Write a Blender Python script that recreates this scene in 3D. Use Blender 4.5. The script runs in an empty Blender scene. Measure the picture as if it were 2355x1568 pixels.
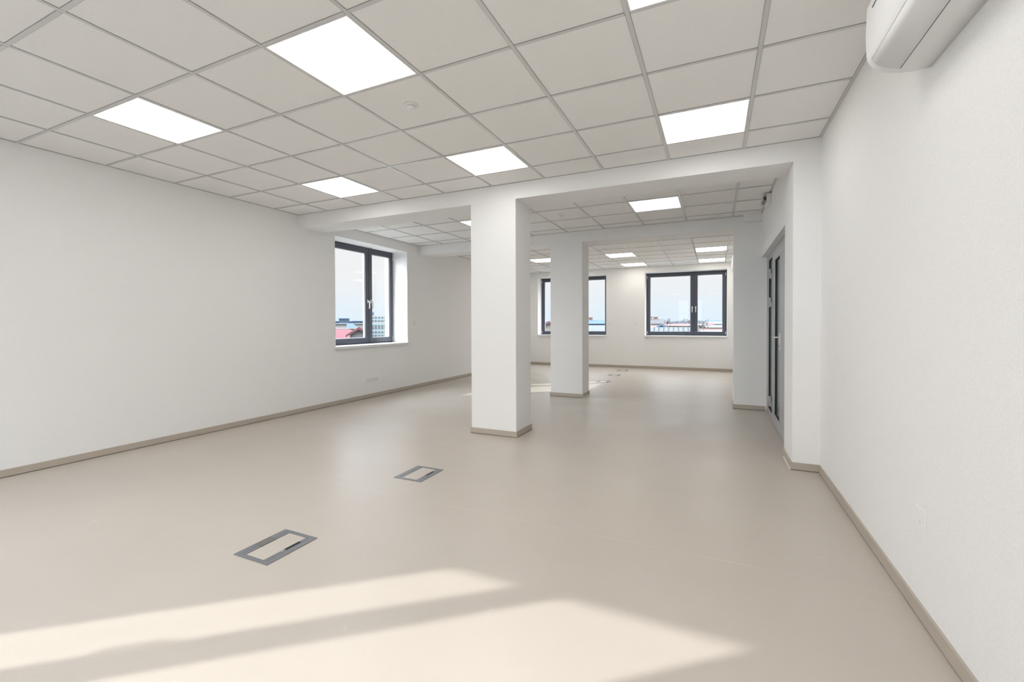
import bpy, bmesh, math, random
from mathutils import Matrix, Vector

# ------------------------------------------------------------------ camera, world, sun, exposure
SC = bpy.context.scene
COL = SC.collection
CAM_H = 1.2215
F_PX, CX, CY = 1046.37, 1139.48, 756.41
YAW, PITCH, ROLL = -0.4504, -0.0131, -0.0040

def make_camera():
    cyw, syw = math.cos(YAW), math.sin(YAW); cp, sp = math.cos(PITCH), math.sin(PITCH)
    fwd = Vector((syw*cp, cyw*cp, sp)); right = Vector((cyw, -syw, 0)); up = right.cross(fwd)
    cr, sr = math.cos(ROLL), math.sin(ROLL)
    r = cr*right + sr*up; u = -sr*right + cr*up
    cd = bpy.data.cameras.new('camera'); co = bpy.data.objects.new('camera', cd); COL.objects.link(co)
    co.matrix_world = Matrix(((r.x, u.x, -fwd.x, 0), (r.y, u.y, -fwd.y, 0), (r.z, u.z, -fwd.z, CAM_H), (0, 0, 0, 1)))
    cd.sensor_width = 36.0; cd.sensor_fit = 'HORIZONTAL'
    cd.lens = F_PX/2355*36.0
    cd.shift_x = (1177.5-CX)/2355; cd.shift_y = (CY-784)/2355
    cd.clip_start = 0.05; cd.clip_end = 3000
    SC.camera = co
make_camera()
SC.view_settings.view_transform = 'Standard'
SC.view_settings.look = 'None'
SC.view_settings.gamma = 1.0
SC.view_settings.use_curve_mapping = False
SC.view_settings.exposure = 0.17
LAMP = 5.6          # radiance of a lit ceiling panel
SKY = 1.0
SKY_SUNSIDE = 8.5
SKY_ZENITH = 6.0
SUN = 3.9
KX, KY = 1.42, 1.235  # horizontal travel of the sunlight per metre of height

w = bpy.data.worlds.new('sky'); SC.world = w; w.use_nodes = True
nt = w.node_tree; nt.nodes.clear()
o_ = nt.nodes.new('ShaderNodeOutputWorld'); bg = nt.nodes.new('ShaderNodeBackground')
tc = nt.nodes.new('ShaderNodeTexCoord'); sx = nt.nodes.new('ShaderNodeSeparateXYZ'); cr_ = nt.nodes.new('ShaderNodeValToRGB')
nt.links.new(tc.outputs['Generated'], sx.inputs[0]); nt.links.new(sx.outputs['Z'], cr_.inputs[0])
nt.links.new(cr_.outputs[0], bg.inputs[0]); nt.links.new(bg.outputs[0], o_.inputs[0])
e = cr_.color_ramp.elements
e[0].position = 0.0; e[0].color = (0.72, 0.82, 0.92, 1)
e[1].position = 0.10; e[1].color = (0.85, 0.83, 0.845, 1)
e2 = cr_.color_ramp.elements.new(0.5); e2.color = (0.80, 0.86, 0.96, 1)
# the sky is much brighter round the sun, behind the camera
dt = nt.nodes.new('ShaderNodeVectorMath'); dt.operation = 'DOT_PRODUCT'
dt.inputs[1].default_value = Vector((-KX, -KY, 1.0)).normalized()
nt.links.new(tc.outputs['Generated'], dt.inputs[0])
glow = nt.nodes.new('ShaderNodeMapRange'); glow.interpolation_type = 'SMOOTHSTEP'
glow.inputs[1].default_value = 0.15; glow.inputs[2].default_value = 1.0; glow.inputs[3].default_value = SKY; glow.inputs[4].default_value = SKY_SUNSIDE
nt.links.new(dt.outputs['Value'], glow.inputs[0]); zen = nt.nodes.new('ShaderNodeMapRange'); zen.interpolation_type = 'SMOOTHSTEP'       # hazy sky, brighter overhead
zen.inputs[1].default_value = 0.19; zen.inputs[2].default_value = 0.55; zen.inputs[3].default_value = 0.0; zen.inputs[4].default_value = SKY_ZENITH
nt.links.new(sx.outputs['Z'], zen.inputs[0])
ads = nt.nodes.new('ShaderNodeMath'); ads.operation = 'ADD'; nt.links.new(glow.outputs[0], ads.inputs[0]); nt.links.new(zen.outputs[0], ads.inputs[1])
nt.links.new(ads.outputs[0], bg.inputs[1])

sd = bpy.data.lights.new('sun', 'SUN'); so = bpy.data.objects.new('sun', sd); COL.objects.link(so)
so.rotation_euler = Vector((KX, KY, -1.0)).to_track_quat('-Z', 'Y').to_euler()
so.location = (-40, -40, 40)
sd.energy = SUN; sd.angle = math.radians(0.75); sd.color = (1.0, 0.985, 0.96)

# ------------------------------------------------------------------ materials
def new_mat(name):
    m = bpy.data.materials.new(name); m.use_nodes = True
    return m, m.node_tree, m.node_tree.nodes['Principled BSDF']
def mat(name, col, rough=0.6, metal=0.0, spec=0.5, grain=0.0, gscale=300, bump=0.0, bscale=400, mottle=0.0, mscale=1.5):
    m, t, b = new_mat(name)
    b.inputs['Base Color'].default_value = (*col, 1)
    b.inputs['Roughness'].default_value = rough; b.inputs['Metallic'].default_value = metal
    b.inputs['Specular IOR Level'].default_value = spec
    tcn = t.nodes.new('ShaderNodeTexCoord'); prev = None
    def layer(scale, amt, detail):
        nonlocal prev
        n = t.nodes.new('ShaderNodeTexNoise'); n.inputs['Scale'].default_value = scale; n.inputs['Detail'].default_value = detail
        t.links.new(tcn.outputs['Object'], n.inputs['Vector'])
        mr = t.nodes.new('ShaderNodeMapRange'); mr.inputs[1].default_value = 0.3; mr.inputs[2].default_value = 0.7
        mr.inputs[3].default_value = 1-amt; mr.inputs[4].default_value = 1+amt
        t.links.new(n.outputs['Fac'], mr.inputs[0])
        vm = t.nodes.new('ShaderNodeVectorMath'); vm.operation = 'SCALE'
        if prev is None: vm.inputs[0].default_value = col
        else: t.links.new(prev, vm.inputs[0])
        t.links.new(mr.outputs[0], vm.inputs['Scale']); prev = vm.outputs[0]
    if grain: layer(gscale, grain, 2)
    if mottle: layer(mscale, mottle, 3)
    if prev is not None: t.links.new(prev, b.inputs['Base Color'])
    if bump:
        n = t.nodes.new('ShaderNodeTexNoise'); n.inputs['Scale'].default_value = bscale; n.inputs['Detail'].default_value = 3
        t.links.new(tcn.outputs['Object'], n.inputs['Vector'])
        bp = t.nodes.new('ShaderNodeBump'); bp.inputs['Strength'].default_value = bump; bp.inputs['Distance'].default_value = 0.001
        t.links.new(n.outputs['Fac'], bp.inputs['Height']); t.links.new(bp.outputs[0], b.inputs['Normal'])
    return m

M = {}
M['wall'] = mat('white_painted_plaster', (0.925, 0.92, 0.91), 0.75, spec=0.3, grain=0.03, gscale=160, bump=0.25, bscale=350)
M['tile'] = mat('mineral_ceiling_tile', (0.93, 0.92, 0.90), 0.9, spec=0.2, grain=0.03, gscale=220, mottle=0.008, mscale=0.6)
M['grid'] = mat('painted_grid_steel', (0.70, 0.70, 0.695), 0.25, spec=0.5)
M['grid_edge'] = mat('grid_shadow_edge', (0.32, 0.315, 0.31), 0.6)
M['base'] = mat('beige_skirting_vinyl', (0.50, 0.44, 0.37), 0.5, grain=0.03, gscale=200)
M['skirt_shade'] = mat('skirting_shadow_line', (0.05, 0.045, 0.04), 0.8)  # colour of the shadow line painted in below the skirting
M['frame'] = mat('anthracite_window_profile', (0.060, 0.068, 0.095), 0.35, spec=0.6)
M['gasket'] = mat('black_rubber_gasket', (0.012, 0.012, 0.015), 0.6)
M['bead'] = mat('pale_glazing_spacer', (0.82, 0.82, 0.84), 0.4)
M['sill'] = mat('white_laminate_sill', (0.82, 0.82, 0.83), 0.3)
M['white'] = mat('white_plastic', (0.87, 0.86, 0.845), 0.4, grain=0.01)
M['plate'] = mat('white_switch_plastic', (0.88, 0.87, 0.85), 0.35)
M['ac'] = mat('satin_white_air_conditioner_plastic', (0.86, 0.86, 0.86), 0.55, spec=0.35)
M['acdark'] = mat('dark_panel_gap', (0.05, 0.05, 0.05), 0.7)
M['silver'] = mat('brushed_aluminium_handle', (0.78, 0.77, 0.75), 0.28, metal=0.85)
M['alu'] = mat('grey_coated_aluminium_door', (0.44, 0.44, 0.455), 0.4, metal=0.25)
M['steel'] = mat('grey_floor_box_metal', (0.23, 0.235, 0.25), 0.38, metal=0.35)
M['steel2'] = mat('polished_inner_rim', (0.42, 0.42, 0.44), 0.25, metal=0.6)
M['steeld'] = mat('brownish_scuffed_plate', (0.19, 0.18, 0.17), 0.5, metal=0.2)
M['slot'] = mat('black_cable_slot', (0.015, 0.015, 0.016), 0.6)
M['hole'] = mat('dark_socket_hole', (0.03, 0.03, 0.03), 0.7)
M['panel_boost'] = mat('boosted_opal_panel', (0.88, 0.89, 0.93), 0.35)
M['panel_boost'].node_tree.nodes['Principled BSDF'].inputs['Emission Color'].default_value = (0.9, 0.93, 1.0, 1)
M['panel_boost'].node_tree.nodes['Principled BSDF'].inputs['Emission Strength'].default_value = 2.0   # dim panel with its glow raised to brighten the middle bay
M['corridor'] = mat('corridor_paint', (0.75, 0.79, 0.79), 0.8)
M['outer'] = mat('exterior_render', (0.7, 0.7, 0.68), 0.9)

def floor_material():
    m, t, b = new_mat('beige_linoleum_floor')
    L = t.links
    tcn = t.nodes.new('ShaderNodeTexCoord')
    def noise(scale, det=3, rough=0.5):
        n = t.nodes.new('ShaderNodeTexNoise'); n.inputs['Scale'].default_value = scale; n.inputs['Detail'].default_value = det
        n.inputs['Roughness'].default_value = rough; L.new(tcn.outputs['Object'], n.inputs['Vector']); return n.outputs['Fac']
    def rng(src, a, bb, c, d):
        r = t.nodes.new('ShaderNodeMapRange'); r.inputs[1].default_value = a; r.inputs[2].default_value = bb
        r.inputs[3].default_value = c; r.inputs[4].default_value = d; L.new(src, r.inputs[0]); return r.outputs[0]
    def math_(op, a, bb=None):
        n = t.nodes.new('ShaderNodeMath'); n.operation = op
        for i, v in enumerate((a, bb)):
            if v is None: continue
            if isinstance(v, (int, float)): n.inputs[i].default_value = v
            else: L.new(v, n.inputs[i])
        return n.outputs[0]
    base = (0.56, 0.50, 0.437)
    f = math_('MULTIPLY', rng(noise(260, 2), 0.3, 0.7, 0.955, 1.045), rng(noise(0.9, 4), 0.3, 0.7, 0.965, 1.035))
    # pale scuffs left by shoes and trolleys
    sc = t.nodes.new('ShaderNodeTexNoise'); sc.inputs['Scale'].default_value = 5.0; sc.inputs['Detail'].default_value = 6; sc.inputs['Roughness'].default_value = 0.7
    L.new(tcn.outputs['Object'], sc.inputs['Vector'])
    scuff = rng(sc.outputs['Fac'], 0.64, 0.76, 0.0, 0.15)
    # welded seam across the sheets
    sp = t.nodes.new('ShaderNodeSeparateXYZ'); L.new(tcn.outputs['Object'], sp.inputs[0])
    d = math_('ABSOLUTE', math_('SUBTRACT', sp.outputs['Y'], 2.592))
    seam = math_('MULTIPLY', rng(d, 0.0015, 0.004, 1.0, 0.0), rng(noise(3, 4), 0.35, 0.65, 0.04, 0.16))
    tot = math_('ADD', math_('ADD', f, scuff), seam)
    vm = t.nodes.new('ShaderNodeVectorMath'); vm.operation = 'SCALE'; vm.inputs[0].default_value = base
    L.new(tot, vm.inputs['Scale']); L.new(vm.outputs[0], b.inputs['Base Color'])
    L.new(rng(noise(1.3, 5), 0.3, 0.7, 0.30, 0.40), b.inputs['Roughness'])
    b.inputs['Specular IOR Level'].default_value = 0.45
    bp = t.nodes.new('ShaderNodeBump'); bp.inputs['Strength'].default_value = 0.10; bp.inputs['Distance'].default_value = 0.001
    L.new(noise(180, 3), bp.inputs['Height']); L.new(bp.outputs[0], b.inputs['Normal'])
    return m
M['floor'] = floor_material()

def glass_material(name, tint, refl=1.0, ior=1.45):
    m = bpy.data.materials.new(name); m.use_nodes = True; t = m.node_tree; t.nodes.clear()
    o = t.nodes.new('ShaderNodeOutputMaterial'); mx = t.nodes.new('ShaderNodeMixShader')
    tr = t.nodes.new('ShaderNodeBsdfTransparent'); gl = t.nodes.new('ShaderNodeBsdfGlossy'); fr = t.nodes.new('ShaderNodeFresnel')
    fr.inputs['IOR'].default_value = ior; tr.inputs[0].default_value = (*tint, 1); gl.inputs['Roughness'].default_value = 0.01
    ml = t.nodes.new('ShaderNodeMath'); ml.operation = 'MULTIPLY'; ml.inputs[1].default_value = refl
    geo = t.nodes.new('ShaderNodeNewGeometry'); fb_ = t.nodes.new('ShaderNodeMath'); fb_.operation = 'SUBTRACT'; fb_.inputs[0].default_value = 1.0
    m2 = t.nodes.new('ShaderNodeMath'); m2.operation = 'MULTIPLY'       # only the entering face reflects: the leaving one would go fully mirror-like
    t.links.new(geo.outputs['Backfacing'], fb_.inputs[1])
    t.links.new(fr.outputs[0], ml.inputs[0]); t.links.new(ml.outputs[0], m2.inputs[0]); t.links.new(fb_.outputs[0], m2.inputs[1]); t.links.new(m2.outputs[0], mx.inputs[0])
    t.links.new(tr.outputs[0], mx.inputs[1]); t.links.new(gl.outputs[0], mx.inputs[2]); t.links.new(mx.outputs[0], o.inputs[0])
    return m
M['glass'] = glass_material('clear_window_glass', (0.97, 0.985, 0.98), 0.55)
M['doorglass'] = glass_material('tinted_door_glass', (0.84, 0.93, 0.93), 0.9)
M['lens'] = glass_material('clear_plastic_lens', (0.88, 0.90, 0.90), 1.0)

def lamp_material(name, col, power):
    m = bpy.data.materials.new(name); m.use_nodes = True; t = m.node_tree; t.nodes.clear()
    o = t.nodes.new('ShaderNodeOutputMaterial'); em = t.nodes.new('ShaderNodeEmission')
    em.inputs[0].default_value = (*col, 1); em.inputs[1].default_value = power
    t.links.new(em.outputs[0], o.inputs[0]); return m
M['lamp'] = lamp_material('lit_opal_panel', (1.0, 0.985, 0.955), LAMP)
M['lamp_warm'] = lamp_material('lit_warm_opal_panel', (1.0, 0.955, 0.87), LAMP*1.1)

# ------------------------------------------------------------------ mesh helpers
def bx(bm, x0, x1, y0, y1, z0, z1, mi=0, skip=''):
    v = [bm.verts.new(p) for p in ((x0,y0,z0),(x1,y0,z0),(x1,y1,z0),(x0,y1,z0),(x0,y0,z1),(x1,y0,z1),(x1,y1,z1),(x0,y1,z1))]
    for q in ((0,3,2,1),(4,5,6,7),(0,1,5,4),(1,2,6,5),(2,3,7,6),(3,0,4,7)):
        f = bm.faces.new([v[i] for i in q]); f.material_index = mi
    return v
def prism(bm, poly, axis, a, b, mi=0, smooth=False):
    """extrude a closed 2-D outline along an axis: 'x' poly=(y,z), 'y' poly=(x,z), 'z' poly=(x,y)"""
    def P(u, v, t): return {'x': (t, u, v), 'y': (u, t, v), 'z': (u, v, t)}[axis]
    A = [bm.verts.new(P(u, v, a)) for u, v in poly]; B = [bm.verts.new(P(u, v, b)) for u, v in poly]
    fs = [bm.faces.new(A[::-1]), bm.faces.new(B)]
    n = len(poly)
    for i in range(n):
        f = bm.faces.new((A[i], A[(i+1) % n], B[(i+1) % n], B[i])); f.smooth = smooth; fs.append(f)
    for f in fs: f.material_index = mi
def tube(bm, pts, rads, n=12, mi=0):
    rings = []
    pts = [Vector(p) for p in pts]
    for i, p in enumerate(pts):
        d = (pts[min(i+1, len(pts)-1)] - pts[max(i-1, 0)]).normalized()
        a = d.orthogonal().normalized() if i == 0 else (a - d*a.dot(d)).normalized()
        c = d.cross(a)
        rr = rads[i] if isinstance(rads, (list, tuple)) else rads
        rings.append([bm.verts.new(p + (a*math.cos(2*math.pi*k/n) + c*math.sin(2*math.pi*k/n))*rr) for k in range(n)])
    for i in range(len(rings)-1):
        for k in range(n):
            f = bm.faces.new((rings[i][k], rings[i][(k+1) % n], rings[i+1][(k+1) % n], rings[i+1][k])); f.smooth = True; f.material_index = mi
    for r, s in ((rings[0], -1), (rings[-1], 1)):
        f = bm.faces.new(r[::-1] if s < 0 else r); f.material_index = mi
def obj(name, bm, mats, parent=None, bevel=0.0, seg=2):
    bmesh.ops.recalc_face_normals(bm, faces=bm.faces)
    me = bpy.data.meshes.new(name); bm.to_mesh(me); bm.free()
    for m in (mats if isinstance(mats, (list, tuple)) else [mats]): me.materials.append(m)
    o = bpy.data.objects.new(name, me); COL.objects.link(o)
    if parent: o.parent = parent
    if bevel:
        b = o.modifiers.new('bevel', 'BEVEL'); b.width = bevel; b.segments = seg; b.limit_method = 'ANGLE'; b.angle_limit = math.radians(40)
    return o
def tag(o, label=None, cat=None, group=None, kind=None):
    if label: o['label'] = label
    if cat: o['category'] = cat
    if group: o['group'] = group
    if kind: o['kind'] = kind
    return o
def empty(name, loc, rz=0.0):
    o = bpy.data.objects.new(name, None); COL.objects.link(o); o.location = loc; o.rotation_euler = (0, 0, rz); o.empty_display_size = 0.1
    return o
def copy_tree(o, parent=None):
    c = o.copy(); COL.objects.link(c)
    if parent: c.parent = parent
    for ch in [x for x in o.children]: copy_tree(ch, c)
    return c
def box_obj(name, b, m, parent=None, bevel=0.0):
    bm = bmesh.new(); bx(bm, *b); return obj(name, bm, m, parent, bevel)

# ------------------------------------------------------------------ room numbers
XL, XR = -5.131, 0.765           # left wall, right wall of the near bay
XD, XE = 0.573, 0.505             # wall over the door, right wall of the far bay
YB = -0.69                       # wall behind the camera
B1A, B1B = 4.444, 4.87           # first beam
B2A, B2B = 7.25, 7.66            # second beam
YF = 12.66                       # far wall
ZC, ZB = 2.702, 2.535            # ceiling, underside of the beams
TW = 0.52                        # outer wall thickness
REC = 0.33                       # inner reveal of the windows
GX, GY1, GY2, GY3 = -4.584, 1.0615, 5.7586, 9.3503
SILL = 0.873

# ------------------------------------------------------------------ shell
def structure(name, bm, m, label, cat, **k):
    return tag(obj(name, bm, m, **k), label, cat, kind='structure')
bm = bmesh.new(); bx(bm, XL-TW, 2.4, YB-TW, YF+TW, -0.35, 0.0)
structure('floor', bm, M['floor'], 'beige linoleum floor running through the whole empty office', 'floor')
bm = bmesh.new(); bx(bm, XL-TW, 2.4, YB-TW, YF+TW, ZC+0.03, ZC+0.5)
structure('ceiling_slab', bm, M['outer'], 'concrete slab above the suspended ceiling', 'slab')

def wall_with_openings(axis, face, out, a0, a1, openings, z0=0.0, z1=ZC+0.03, face_mi=0):
    """a wall running along an axis between a0 and a1; openings are (u0, u1, z0, z1)"""
    bm = bmesh.new()
    us = sorted({a0, a1, *[v for o in openings for v in o[:2]]})
    for i in range(len(us)-1):
        u0, u1 = us[i], us[i+1]
        op = [o for o in openings if o[0] <= u0+1e-6 and o[1] >= u1-1e-6]
        spans = [(z0, z1)] if not op else [(z0, op[0][2]), (op[0][3], z1)]
        for s0, s1 in spans:
            lo, hi = min(face, out), max(face, out)
            if axis == 'y': bx(bm, lo, hi, u0, u1, s0, s1)
            else: bx(bm, u0, u1, lo, hi, s0, s1)
    bmesh.ops.remove_doubles(bm, verts=bm.verts, dist=1e-5)
    # drop the inner faces between neighbouring blocks
    seen = {}
    for f in bm.faces: seen.setdefault(frozenset(v.index for v in f.verts), []).append(f)
    bm.verts.index_update()
    return bm
WL = (5.10, 6.87)
structure('wall_left', wall_with_openings('y', XL, XL-TW, YB-TW, YF+TW, [(WL[0], WL[1], SILL-0.03, ZB+0.005)]), M['wall'],
          'long white plastered wall on the left with a deep window recess', 'wall')
WB = (-4.79, -2.89)
WB2 = (-1.95, -0.55)  # opening for the added fill window
structure('wall_back', wall_with_openings('x', YB, YB-TW, XL, XR+0.3, [(WB[0], WB[1], SILL-0.03, ZB+0.005), (WB2[0], WB2[1], SILL-0.03, ZB+0.005)]), M['wall'],
          'white wall behind the camera with a window that lets the sun in', 'wall')
WF1, WF2 = (-1.697, 0.258), (-4.73, -2.722)
structure('wall_far', wall_with_openings('x', YF, YF+TW, XL, XE+0.3, [(*WF1, SILL-0.03, ZB+0.012), (*WF2, SILL-0.03, ZB+0.012)]), M['wall'],
          'white end wall with two dark framed windows', 'wall')
bm = bmesh.new(); bx(bm, XR, XR+0.3, YB, B1A, 0, ZC+0.03)
structure('wall_right', bm, M['wall'], 'white plastered wall on the right beside the camera', 'wall')
# door wall of the middle bay: near pier, lintel, far pier
def rounded(x0, x1, y0, y1, c=0.004):
    return [(x0+c, y0), (x1-c, y0), (x1, y0+c), (x1, y1-c), (x1-c, y1), (x0+c, y1), (x0, y1-c), (x0, y0+c)]
bm = bmesh.new()
prism(bm, [(XD, B1A), (XR, B1A), (XR+0.3, B1A), (XR+0.3, 4.93), (XD, 4.93)], 'z', 0, ZC+0.03)
structure('wall_pier', bm, M['wall'], 'white pier between the right wall and the glazed door', 'wall')
bm = bmesh.new(); bx(bm, XD, XD+0.5, 4.93, B2A, 2.112, ZC+0.03)
structure('wall_lintel', bm, M['wall'], 'white wall above the glazed door', 'wall')
bm = bmesh.new(); prism(bm, [(0.235, B2A), (XD+0.5, B2A), (XD+0.5, B2B), (0.235, B2B)], 'z', 0, ZC+0.03)
structure('wall_pier', bm, M['wall'], 'white pier beyond the glazed door under the second beam', 'wall')
bm = bmesh.new(); bx(bm, XE, XE+0.54, B2B, YF, 0, ZC+0.03)
structure('wall_right', bm, M['wall'], 'white right wall of the far bay behind the second pier', 'wall')
bm = bmesh.new(); bx(bm, 0.345, XD, 7.11, B2A, 2.60, ZC+0.03)
structure('wall_boxing', bm, M['wall'], 'small white boxing under the ceiling above the far pier', 'wall')
# beams
bm = bmesh.new(); bx(bm, XL, XD, B1A, B1B, ZB, ZC+0.03)
structure('ceiling_beam', bm, M['wall'], 'white ceiling beam resting on the nearest pillar', 'beam')
bm = bmesh.new(); bx(bm, XL, 0.235, B2A, B2B, ZB-0.004, ZC+0.03)
structure('ceiling_beam', bm, M['wall'], 'white ceiling beam resting on the second pillar', 'beam')
# corridor beyond the door
bm = bmesh.new()
bx(bm, 2.3, 2.4, 4.4, 8.1, 0, ZC+0.03); bx(bm, XR+0.3, 2.3, 4.3, 4.4, 0, ZC+0.03); bx(bm, XD+0.5, 2.3, 8.1, 8.2, 0, ZC+0.03)
structure('wall_corridor', bm, M['corridor'], 'corridor wall seen through the door glass', 'wall')

# pillars with their skirting
def skirting(bm, x0, x1, y0, y1, t=0.011, h=0.062):
    """ring of skirting round a pillar"""
    for (a, b, c, d) in ((x0-t, x1+t, y0-t, y0), (x0-t, x1+t, y1, y1+t), (x0-t, x0, y0, y1), (x1, x1+t, y0, y1)):
        bx(bm, a, b, c, d, 0.005, h, 0)
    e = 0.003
    bx(bm, x0-t+e, x1+t-e, y0-t+e, y1+t-e, 0.0002, 0.005, 1)  # dark strip standing in for the shadow line at the pillar foot
def pillar(x0, x1, y0, y1, top, label):
    r = empty('pillar', ((x0+x1)/2, (y0+y1)/2, 0)); tag(r, label, 'pillar', kind='structure')
    cx, cy = (x0+x1)/2, (y0+y1)/2
    bm = bmesh.new(); prism(bm, rounded(x0-cx, x1-cx, y0-cy, y1-cy), 'z', 0, top)
    obj('shaft', bm, M['wall'], r)
    bm = bmesh.new(); skirting(bm, x0-cx, x1-cx, y0-cy, y1-cy)
    obj('skirting', bm, [M['base'], M['skirt_shade']], r)
pillar(-2.449, -1.907, B1A, B1B, ZB, 'thick square white pillar nearest the camera with a beige skirting')
pillar(-2.483, -1.941, B2A, B2B, ZB-0.004, 'square white pillar farther back, second from the camera')

# skirting boards
def board(name, segs, label, t=0.011, h=0.062):
    """segs: (x0,y0,x1,y1,nx,ny) wall line with the normal into the room"""
    bm = bmesh.new()
    for x0, y0, x1, y1, nx, ny in segs:
        a, b = sorted((x0, x1)); c, d = sorted((y0, y1))
        if nx: a, b = sorted((x0, x0+nx*t))
        if ny: c, d = sorted((y0, y0+ny*t))
        bx(bm, a, b, c, d, 0.005, h, 0)
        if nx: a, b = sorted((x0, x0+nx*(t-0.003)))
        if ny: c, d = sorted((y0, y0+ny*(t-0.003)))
        bx(bm, a, b, c, d, 0.0002, 0.005, 1)  # shadow line along the floor, put in as a dark strip
    return tag(obj(name, bm, [M['base'], M['skirt_shade']]), label, 'skirting', kind='structure')
board('baseboard_left', [(XL, YB, XL, YF, 1, 0)], 'beige skirting along the left wall')
board('baseboard_right', [(XR, YB, XR, B1A-0.011, -1, 0), (XD-0.011, B1A, XR, B1A, 0, -1), (XD, B1A, XD, 4.93, -1, 0)], 'beige skirting along the right wall and round the near pier')
board('baseboard_pier', [(0.235-0.011, B2A, 0.62, B2A, 0, -1), (0.235, B2A, 0.235, B2B, -1, 0)], 'beige skirting of the pier beyond the door')
board('baseboard_far', [(XL, YF, XE, YF, 0, -1), (XE, B2B, XE, YF, -1, 0)], 'beige skirting along the far wall')
board('baseboard_back', [(XL, YB, XR, YB, 0, 1)], 'beige skirting behind the camera')

# ------------------------------------------------------------------ suspended ceilings
LIT = {}
def suspended(n, x0, x1, y0, y1, gy, lamps, notch=None):
    """lamps: set of (column index, row index) cells taken by light panels"""
    fl = 0.012                                   # half flange
    xs = [GX+0.6*i for i in range(-2, 12) if x0+0.03 < GX+0.6*i < x1-0.02]
    ys = [gy+0.6*j for j in range(-10, 10) if y0+0.03 < gy+0.6*j < y1-0.03]
    ex = [x0]+xs+[x1]; ey = [y0]+ys+[y1]
    bm = bmesh.new()
    for i in range(len(ex)-1):
        for j in range(len(ey)-1):
            ci = round((ex[i]-GX)/0.6) if i > 0 else -1; rj = round((ey[j]-gy)/0.6) if j > 0 else -99
            if (ci, rj) in lamps: continue
            bx(bm, ex[i], ex[i+1], ey[j], ey[j+1], ZC+0.004, ZC+0.022, 0)
    tag(obj('ceiling', bm, M['tile']), ['suspended ceiling of pale square tiles over the near bay', 'suspended ceiling over the middle bay', 'suspended ceiling over the far bay'][n-1], 'ceiling', kind='structure')
    bm = bmesh.new()
    def bar(a, b, c, d, e=0.0014):
        # white capped flange with the shade line along it painted as dark edge strips
        bx(bm, a+e, b-e, c+e if d-c < .1 else c, d-e if d-c < .1 else d, ZC, ZC+0.0045, 0)
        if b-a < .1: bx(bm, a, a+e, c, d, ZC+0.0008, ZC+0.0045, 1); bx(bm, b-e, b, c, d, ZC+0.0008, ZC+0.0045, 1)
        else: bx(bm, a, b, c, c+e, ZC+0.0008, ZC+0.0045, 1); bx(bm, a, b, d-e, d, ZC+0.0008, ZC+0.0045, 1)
    for x in xs: bar(x-fl, x+fl, y0+0.018, y1-0.012)
    for y in ys:
        for i in range(len(ex)-1): bar(ex[i]+(fl if i else 0.018), ex[i+1]-(fl if i < len(ex)-2 else 0.02), y-fl, y+fl)
    # wall angles
    bar(x0, x0+0.018, y0, y1); bar(x1-0.02, x1, y0, y1); bar(x0+0.018, x1-0.02, y0, y0+0.018); bar(x0+0.018, x1-0.02, y1-0.012, y1)
    tag(obj('trim_%d' % n, bm, [M['grid'], M['grid_edge']]), ['metal grid of the near suspended ceiling', 'metal grid of the middle suspended ceiling', 'metal grid of the far suspended ceiling'][n-1], 'ceiling grid', kind='structure')
L1 = {(c, r) for c in (1, 4, 7) for r in (-2, 1, 4)}
L2 = {(2, 0), (6, 0)}
L3 = {(c, r) for c in (1, 4, 7) for r in (1, 4)}
suspended(1, XL, XR, YB, B1A, GY1, L1)
suspended(2, XL, XD, B1B, B2A, GY2, L2)
suspended(3, XL, XE, B2B, YF, GY3, L3)

def make_light(lit, lampmat='lamp'):
    r = empty('ceiling_light', (0, 0, 0))
    h = 0.288; t = 0.007
    bm = bmesh.new()
    bx(bm, -h, h, -h, -h+t, -0.001, 0.012); bx(bm, -h, h, h-t, h, -0.001, 0.012)
    bx(bm, -h, -h+t, -h+t, h-t, -0.001, 0.012); bx(bm, h-t, h, -h+t, h-t, -0.001, 0.012)
    obj('frame', bm, M['white'], r)
    bm = bmesh.new(); bx(bm, -h+t, h-t, -h+t, h-t, 0.002, 0.012)
    obj('diffuser', bm, M[lampmat] if lit else M['panel_boost'], r)
    return r
lights = [
 (1, 1, GY1, 'lit square ceiling panel at the left, nearest the left wall'),
 (4, 1, GY1, 'largest lit square ceiling panel, at the upper left centre'),
 (7, 1, GY1, 'lit ceiling panel cut off by the top edge of the photo'),
 (1, 4, GY1, 'small lit ceiling panel in the corner between the left wall and the first beam'),
 (4, 4, GY1, 'lit ceiling panel above the nearest pillar'),
 (7, 4, GY1, 'lit ceiling panel beside the right end of the first beam'),
 (1, -2, GY1, 'lit ceiling panel overhead behind the camera, left one of three'),
 (4, -2, GY1, 'lit ceiling panel overhead behind the camera, middle one of three'),
 (7, -2, GY1, 'lit ceiling panel overhead behind the camera, right one of three'),
 (1, 1, GY3, 'lit far ceiling panel seen between the two pillars'),
 (1, 4, GY3, 'lit far ceiling panel mostly hidden behind the second pillar'),
 (4, 1, GY3, 'lit far ceiling panel just right of the second pillar, the nearer of two'),
 (4, 4, GY3, 'lit far ceiling panel just right of the second pillar, closer to the far wall'),
 (7, 1, GY3, 'lit far ceiling panel above the right far window, the nearer of two'),
 (7, 4, GY3, 'lit far ceiling panel above the right far window, closer to the wall'),
]
first = make_light(True); warm = None
for i, (c, r, gy, lab) in enumerate(lights):
    if gy == GY3:
        if warm is None: o = warm = make_light(True, 'lamp_warm')
        else: o = copy_tree(warm)
    else: o = first if i == 0 else copy_tree(first)
    o.location = (GX+0.6*c+0.3, gy+0.6*r+0.3, ZC)
    tag(o, lab, 'ceiling light', 'square ceiling light panels that are lit')
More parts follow.
